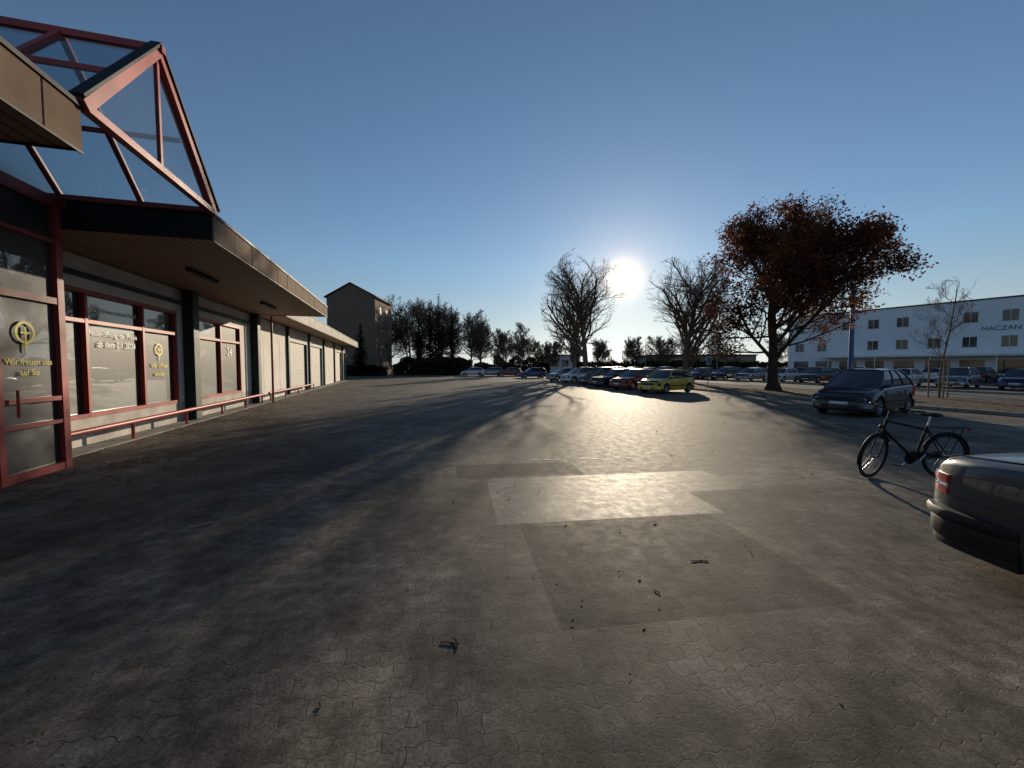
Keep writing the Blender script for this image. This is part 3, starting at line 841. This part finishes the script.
make_car('dark_grey_car',(12.9,14.6),rad(210),P_dgrey,'mpv')
make_car('yellow_car',(9.9,25.6),rad(216),P_yel,'hatch')
make_car('parked_car',(9.2,29.6),rad(212),P_red,'hatch')
make_car('parked_car',(8.7,33.2),rad(208),P_black,'wagon')
make_car('parked_car',(8.2,36.6),rad(206),P_dgrey,'mpv')
make_car('parked_car',(7.0,40.5),rad(203),P_white,'mpv')
make_car('parked_car',(6.0,46),rad(200),P_silver,'hatch')
make_car('parked_car',(2.9,57),rad(195),P_blue,'hatch')
make_car('parked_car',(-6.6,67),rad(184),P_white,'hatch')
make_car('parked_car',(-3.6,68),rad(183),P_lgrey,'wagon')
make_car('parked_car',(-.4,67),rad(183),P_red,'hatch')
rg=random.Random(3);pal=[P_white,P_silver,P_black,P_dgrey,P_blue,P_lgrey,P_white,P_red,P_dgrey]
dv=Vector((-.47,.883,0))
p=Vector((43,18,0));i=0
while p.y<72:
    if rg.random()<.93:
        make_car('parked_car',(p.x,p.y,.008),rad(208+rg.uniform(-3,3)),pal[i%9],('hatch','wagon','mpv')[i%3])
    p=p+dv*(3.0+rg.uniform(0,.4));i+=1
p=Vector((55,30,0))
while p.y<66:
    if rg.random()<.8: make_car('parked_car',(p.x,p.y,.008),rad(28+rg.uniform(-3,3)),pal[(i*4)%9],('hatch','wagon','mpv')[i%3])
    p=p+dv*3.3;i+=1

# ------------------------------------------------------------ bicycle
def bicycle(loc,ang):
    b=MB();P=M_black
    Rr=.345
    def wheel(M):
        for rad_,r_,mt in((Rr-.018,.019,M_tire),(Rr-.045,.011,M_dark)):
            b.use(mt)
            b.lathe([(rad_+r_*math.cos(2*math.pi*k/8),r_*math.sin(2*math.pi*k/8)) for k in range(8)],M,40,True)
        b.use(M_rim)
        for k in range(28):
            a=2*math.pi*k/28;s=.03*(1 if k%2 else -1)
            b.tube(M@Vector((.02*math.cos(a+.8),s,.02*math.sin(a+.8))),M@Vector(((Rr-.05)*math.cos(a),0,(Rr-.05)*math.sin(a))),.0014,.0014,3)
        b.tube(M@Vector((0,-.05,0)),M@Vector((0,.05,0)),.02,.02,10,True)
    def fender(M,a0,a1):
        b.use(P);rs=[]
        for k in range(19):
            a=rad(a0+(a1-a0)*k/18)
            r1=Rr+.018
            rs.append([M@Vector(((r1+o)*math.cos(a),y,(r1+o)*math.sin(a))) for y,o in((-.028,-.012),(-.012,.004),(.012,.004),(.028,-.012))])
        b.loft(rs,False)
    MR=Matrix.Translation((0,0,Rr));wheel(MR);fender(MR,20,200)
    HT=Vector((.925,0,.90));HBm=Vector((.965,0,.72));ax=(HT-HBm).normalized()
    Ms=Matrix.Translation(HBm)@Matrix.Rotation(rad(22),4,ax)@Matrix.Translation(-HBm)
    MF=Ms@Matrix.Translation((1.08,0,Rr));wheel(MF);fender(MF,-15,150)
    b.use(P)
    BB=Vector((.45,0,.29));ST=Vector((.31,0,.80));RA=Vector((0,0,Rr))
    b.tube(BB,ST,.017,.017,10,True);b.tube(ST+Vector((.01,0,-.06)),HT+Vector((0,0,-.02)),.017,.017,10)
    b.tube(BB,HBm+Vector((0,0,.03)),.02,.02,10);b.tube(HBm,HT,.021,.021,10,True)
    for y in(-.055,.055):
        b.tube(BB+Vector((0,y*.5,0)),RA+Vector((0,y,0)),.010,.009,8)
        b.tube(ST+Vector((0,y*.3,-.05)),RA+Vector((0,y,0)),.009,.008,8)
        b.tube(Ms@(HBm+Vector((.005,y,-.02))),Ms@Vector((1.08,y,Rr)),.013,.009,8)
        b.tube((-.18,y,.78),RA+Vector((0,y*1.1,0)),.006,.006,6)
        b.tube((-.30,y,.77),(.22,y,.78),.006,.006,6)
    for x in(-.28,-.15,0,.15): b.tube((x,-.055,.775),(x,.055,.775),.005,.005,6)
    b.tube((-.30,-.055,.77),(-.30,.055,.77),.006,.006,6)
    b.tube(Ms@(HBm+Vector((0,-.055,-.02))),Ms@(HBm+Vector((0,.055,-.02))),.014,.014,8)
    b.use(M_rim);b.tube(ST,ST+Vector((-.035,0,.14)),.013,.013,8)
    b.use(M_dark)
    b.ell((.22,0,.97),(.10,.085,.032));b.ell((.34,0,.975),(.12,.035,.022))
    st=HT+ax*.14
    b.tube(Ms@HT,Ms@st,.012,.012,8)
    b.tube(Ms@st,Ms@(st+Vector((.06,0,.02))),.014,.014,8)
    c=st+Vector((.06,0,.02))
    for s in(-1,1):
        pts=[c,c+Vector((.02,.12*s,.02)),c+Vector((-.04,.24*s,.035)),c+Vector((-.12,.29*s,.03))]
        b.path([Ms@q for q in pts],.011)
        b.use(M_dark);b.tube(Ms@pts[3],Ms@(c+Vector((-.24,.31*s,.02))),.017,.016,8,True)
        b.tube(Ms@pts[2],Ms@(pts[2]+Vector((-.1,.02*s,-.04))),.005,.005,5)
    b.use(M_dark);b.ell((0,0,0),(.04,.032,.035),Ms@Matrix.Translation((1.03,0,.80)))
    b.use(M_red);b.ell((-.315,0,.74),(.015,.03,.02))
    b.use(P)
    M=Matrix.Translation(BB+Vector((0,-.055,0)))
    b.lathe([(0,-.006),(.085,-.006),(.095,0),(.085,.006),(0,.006)],M,20)
    b.bbox(-.02,.47,-.07,-.05,.30,.39,.008)
    b.use(M_rim)
    b.tube(BB+Vector((0,-.08,0)),BB+Vector((.1,-.08,-.13)),.009,.009,6);b.tube(BB+Vector((0,.08,0)),BB+Vector((-.1,.08,.13)),.009,.009,6)
    b.use(M_dark);b.box(.5,.6,-.17,-.085,.15,.17);b.box(.3,.4,.085,.17,.41,.43)
    b.use(M_rim);b.tube((.12,.05,.3),(.2,.24,.0),.008,.008,6)
    o=b.finish('bicycle',None,50,loc,ang);o.rotation_euler=(rad(-4),0,ang)
    return o
bicycle((6.52,6.0,.006),rad(180))

# ------------------------------------------------------------ masts and lamps
b=MB().use(M_blue);b.tube((0,0,0),(0,0,8.8),.2,.15,14,True);b.use(M_dark);b.tube((0,0,0),(0,0,.25),.28,.28,14,True)
b.use(M_concrete);b.box(-.15,.15,-.22,-.19,1.2,1.9)
b.finish('blue_mast',None,40,(29.6,35,.01))
def lamp(loc,h,a):
    b=MB().use(M_concrete);b.tube((0,0,0),(0,0,h),.07,.04,10,True);b.tube((0,0,h-.05),(1.1,0,h+.15),.03,.03,8)
    b.bbox(.9,1.6,-.12,.12,h+.1,h+.22,.03);b.finish('street_lamp',None,40,loc,a)
lamp((25.6,50,.01),7,0);lamp((26,78,.01),7,0);lamp((60,32,.01),7,2.6)
b=MB().use(M_concrete);b.tube((0,0,0),(0,0,2.3),.03,.03,8,True);b.use(M_whitef);b.box(-.25,.25,-.045,-.032,1.7,2.3);b.use(M_blue);b.box(-.21,.21,-.05,-.046,1.74,2.26)
b.finish('parking_sign',None,40,(15.2,31,.11),.4)

# ------------------------------------------------------------ litter
rg=random.Random(77)
u=Vector((-.2696,.963,0));v=Vector((-.963,-.2696,0))
b=MB().use(M_dry)
def gleaf(p,s):
    a=rg.uniform(0,6.28);c,d=math.cos(a),math.sin(a);z=.008
    k=[rg.uniform(.0,.014) for _ in range(4)]
    b.poly([p+Vector((c*s,d*s,z+k[0])),p+Vector((-d*s*.5,c*s*.5,z+k[1])),p+Vector((-c*s,-d*s,z+k[2])),p+Vector((d*s*.5,-c*s*.5,z+k[3]))])
for _ in range(900):
    s=rg.uniform(6,30);t=6.25-abs(rg.gauss(0,.45));
    if s<8.6:t-=1.0
    gleaf(u*s+v*t,rg.uniform(.02,.05))
for _ in range(340):
    c=rg.choice([(12,4.6),(14.5,4.9),(9.5,4.2),(17,5),(13,3.9),(8,4.3)])
    gleaf(u*(c[0]+rg.gauss(0,.6))+v*(c[1]+rg.gauss(0,.35)),rg.uniform(.03,.055))
for _ in range(750):
    y=rg.uniform(1.4,26)
    gleaf(Vector((rg.uniform(-7,12),y,0)),rg.uniform(.008,.018 if y<4 else .03))
for _ in range(3500):
    k=rg.randrange(1,4);t=rg.random();e=rg.random()
    A=Vector((*inner[k],0)).lerp(Vector((*inner[k+1],0)),t);B=Vector((*outer[k],0)).lerp(Vector((*outer[k+1],0)),t)
    gleaf(A.lerp(B,e)+Vector((0,0,.11)),rg.uniform(.04,.08))
for _ in range(900):
    gleaf(Vector((rg.gauss(16,3),rg.gauss(20,4),0)),rg.uniform(.03,.055))
b.finish('fallen_leaves')
b=MB().use(M_bark)
for (x,y,l) in((-.33,2.32,.035),(-.32,2.36,.04),(1.7,3.4,.05),(2.15,3.5,.04),(-.95,1.9,.015),(1.1,2.9,.02),(-3.2,4.2,.06),(-2.6,5.6,.05)):
    a=rg.uniform(0,6.28);c=Vector((x,y,.010))
    for _ in range(3):
        a+=rg.uniform(-.6,.6);q=c+Vector((math.cos(a)*l,math.sin(a)*l,rg.uniform(-.002,.003)))
        b.tube(c,q,.004,.003,5,True);c=q
b.finish('fallen_twigs')

# ------------------------------------------------------------ sky, sun, camera
D=Vector((111,404,88)).normalized()
el=math.asin(D.z);az=math.atan2(D.x,D.y)
w=bpy.data.worlds.new('World');sc.world=w;w.use_nodes=True;nt=w.node_tree
bg=nt.nodes['Background'];sk=nt.nodes.new('ShaderNodeTexSky');sk.sky_type='NISHITA';sk.sun_disc=False
sk.sun_elevation=el;sk.sun_rotation=az;sk.altitude=100;sk.air_density=1.0;sk.dust_density=.10;sk.ozone_density=2.7
bg.inputs[1].default_value=.105
tc=nt.nodes.new('ShaderNodeTexCoord')
sp=nt.nodes.new('ShaderNodeSeparateXYZ');L(nt,tc.outputs['Generated'],sp.inputs[0])
bw=nt.nodes.new('ShaderNodeRGBToBW');L(nt,sk.outputs[0],bw.inputs[0])
cbx=nt.nodes.new('ShaderNodeCombineXYZ')
for i,k in enumerate((.84,.92,1.0)): L(nt,math_(nt,'MULTIPLY',bw.outputs[0],k*.78),cbx.inputs[i])
hz=math_(nt,'MULTIPLY',mrange(nt,sp.outputs[2],0.0,.24,1,0),.85)
skc=mixc(nt,hz,sk.outputs[0],cbx.outputs[0])
L(nt,skc,bg.inputs[0])
vm=nt.nodes.new('ShaderNodeVectorMath');vm.operation='DOT_PRODUCT';vm.inputs[1].default_value=D
L(nt,tc.outputs['Generated'],vm.inputs[0])
dot=math_(nt,'MAXIMUM',vm.outputs['Value'],0)
def em(n,col,st):
    e=nt.nodes.new('ShaderNodeBackground');e.inputs[0].default_value=(*col,1)
    L(nt,math_(nt,'MULTIPLY',math_(nt,'POWER',dot,n),st),e.inputs[1]);return e
prev=bg
for n_,col,st in((11000,(1,.9,.62),40),(1300,(1,.66,.28),1.1),(150,(1,.74,.46),.17)):
    a_=nt.nodes.new('ShaderNodeAddShader');e_=em(n_,col,st)
    L(nt,e_.outputs[0],a_.inputs[0]);L(nt,prev.outputs[0],a_.inputs[1]);prev=a_
L(nt,prev.outputs[0],nt.nodes['World Output'].inputs[0])
sl=bpy.data.lights.new('sun','SUN');sl.energy=5;sl.angle=rad(.42);sl.color=(1,.84,.62)
so=bpy.data.objects.new('sun',sl);sc.collection.objects.link(so);so.rotation_euler=D.to_track_quat('Z','Y').to_euler();so.location=(20,60,40)
cam=bpy.data.cameras.new('camera');co=bpy.data.objects.new('camera',cam);sc.collection.objects.link(co)
cam.sensor_width=36;cam.lens=36*400/1024;cam.clip_end=3000;cam.clip_start=.05
co.location=(0,0,1.7);co.rotation_euler=(rad(90-2.58),0,0)
sc.camera=co
sc.view_settings.view_transform='Standard';sc.view_settings.look='None';sc.view_settings.exposure=0
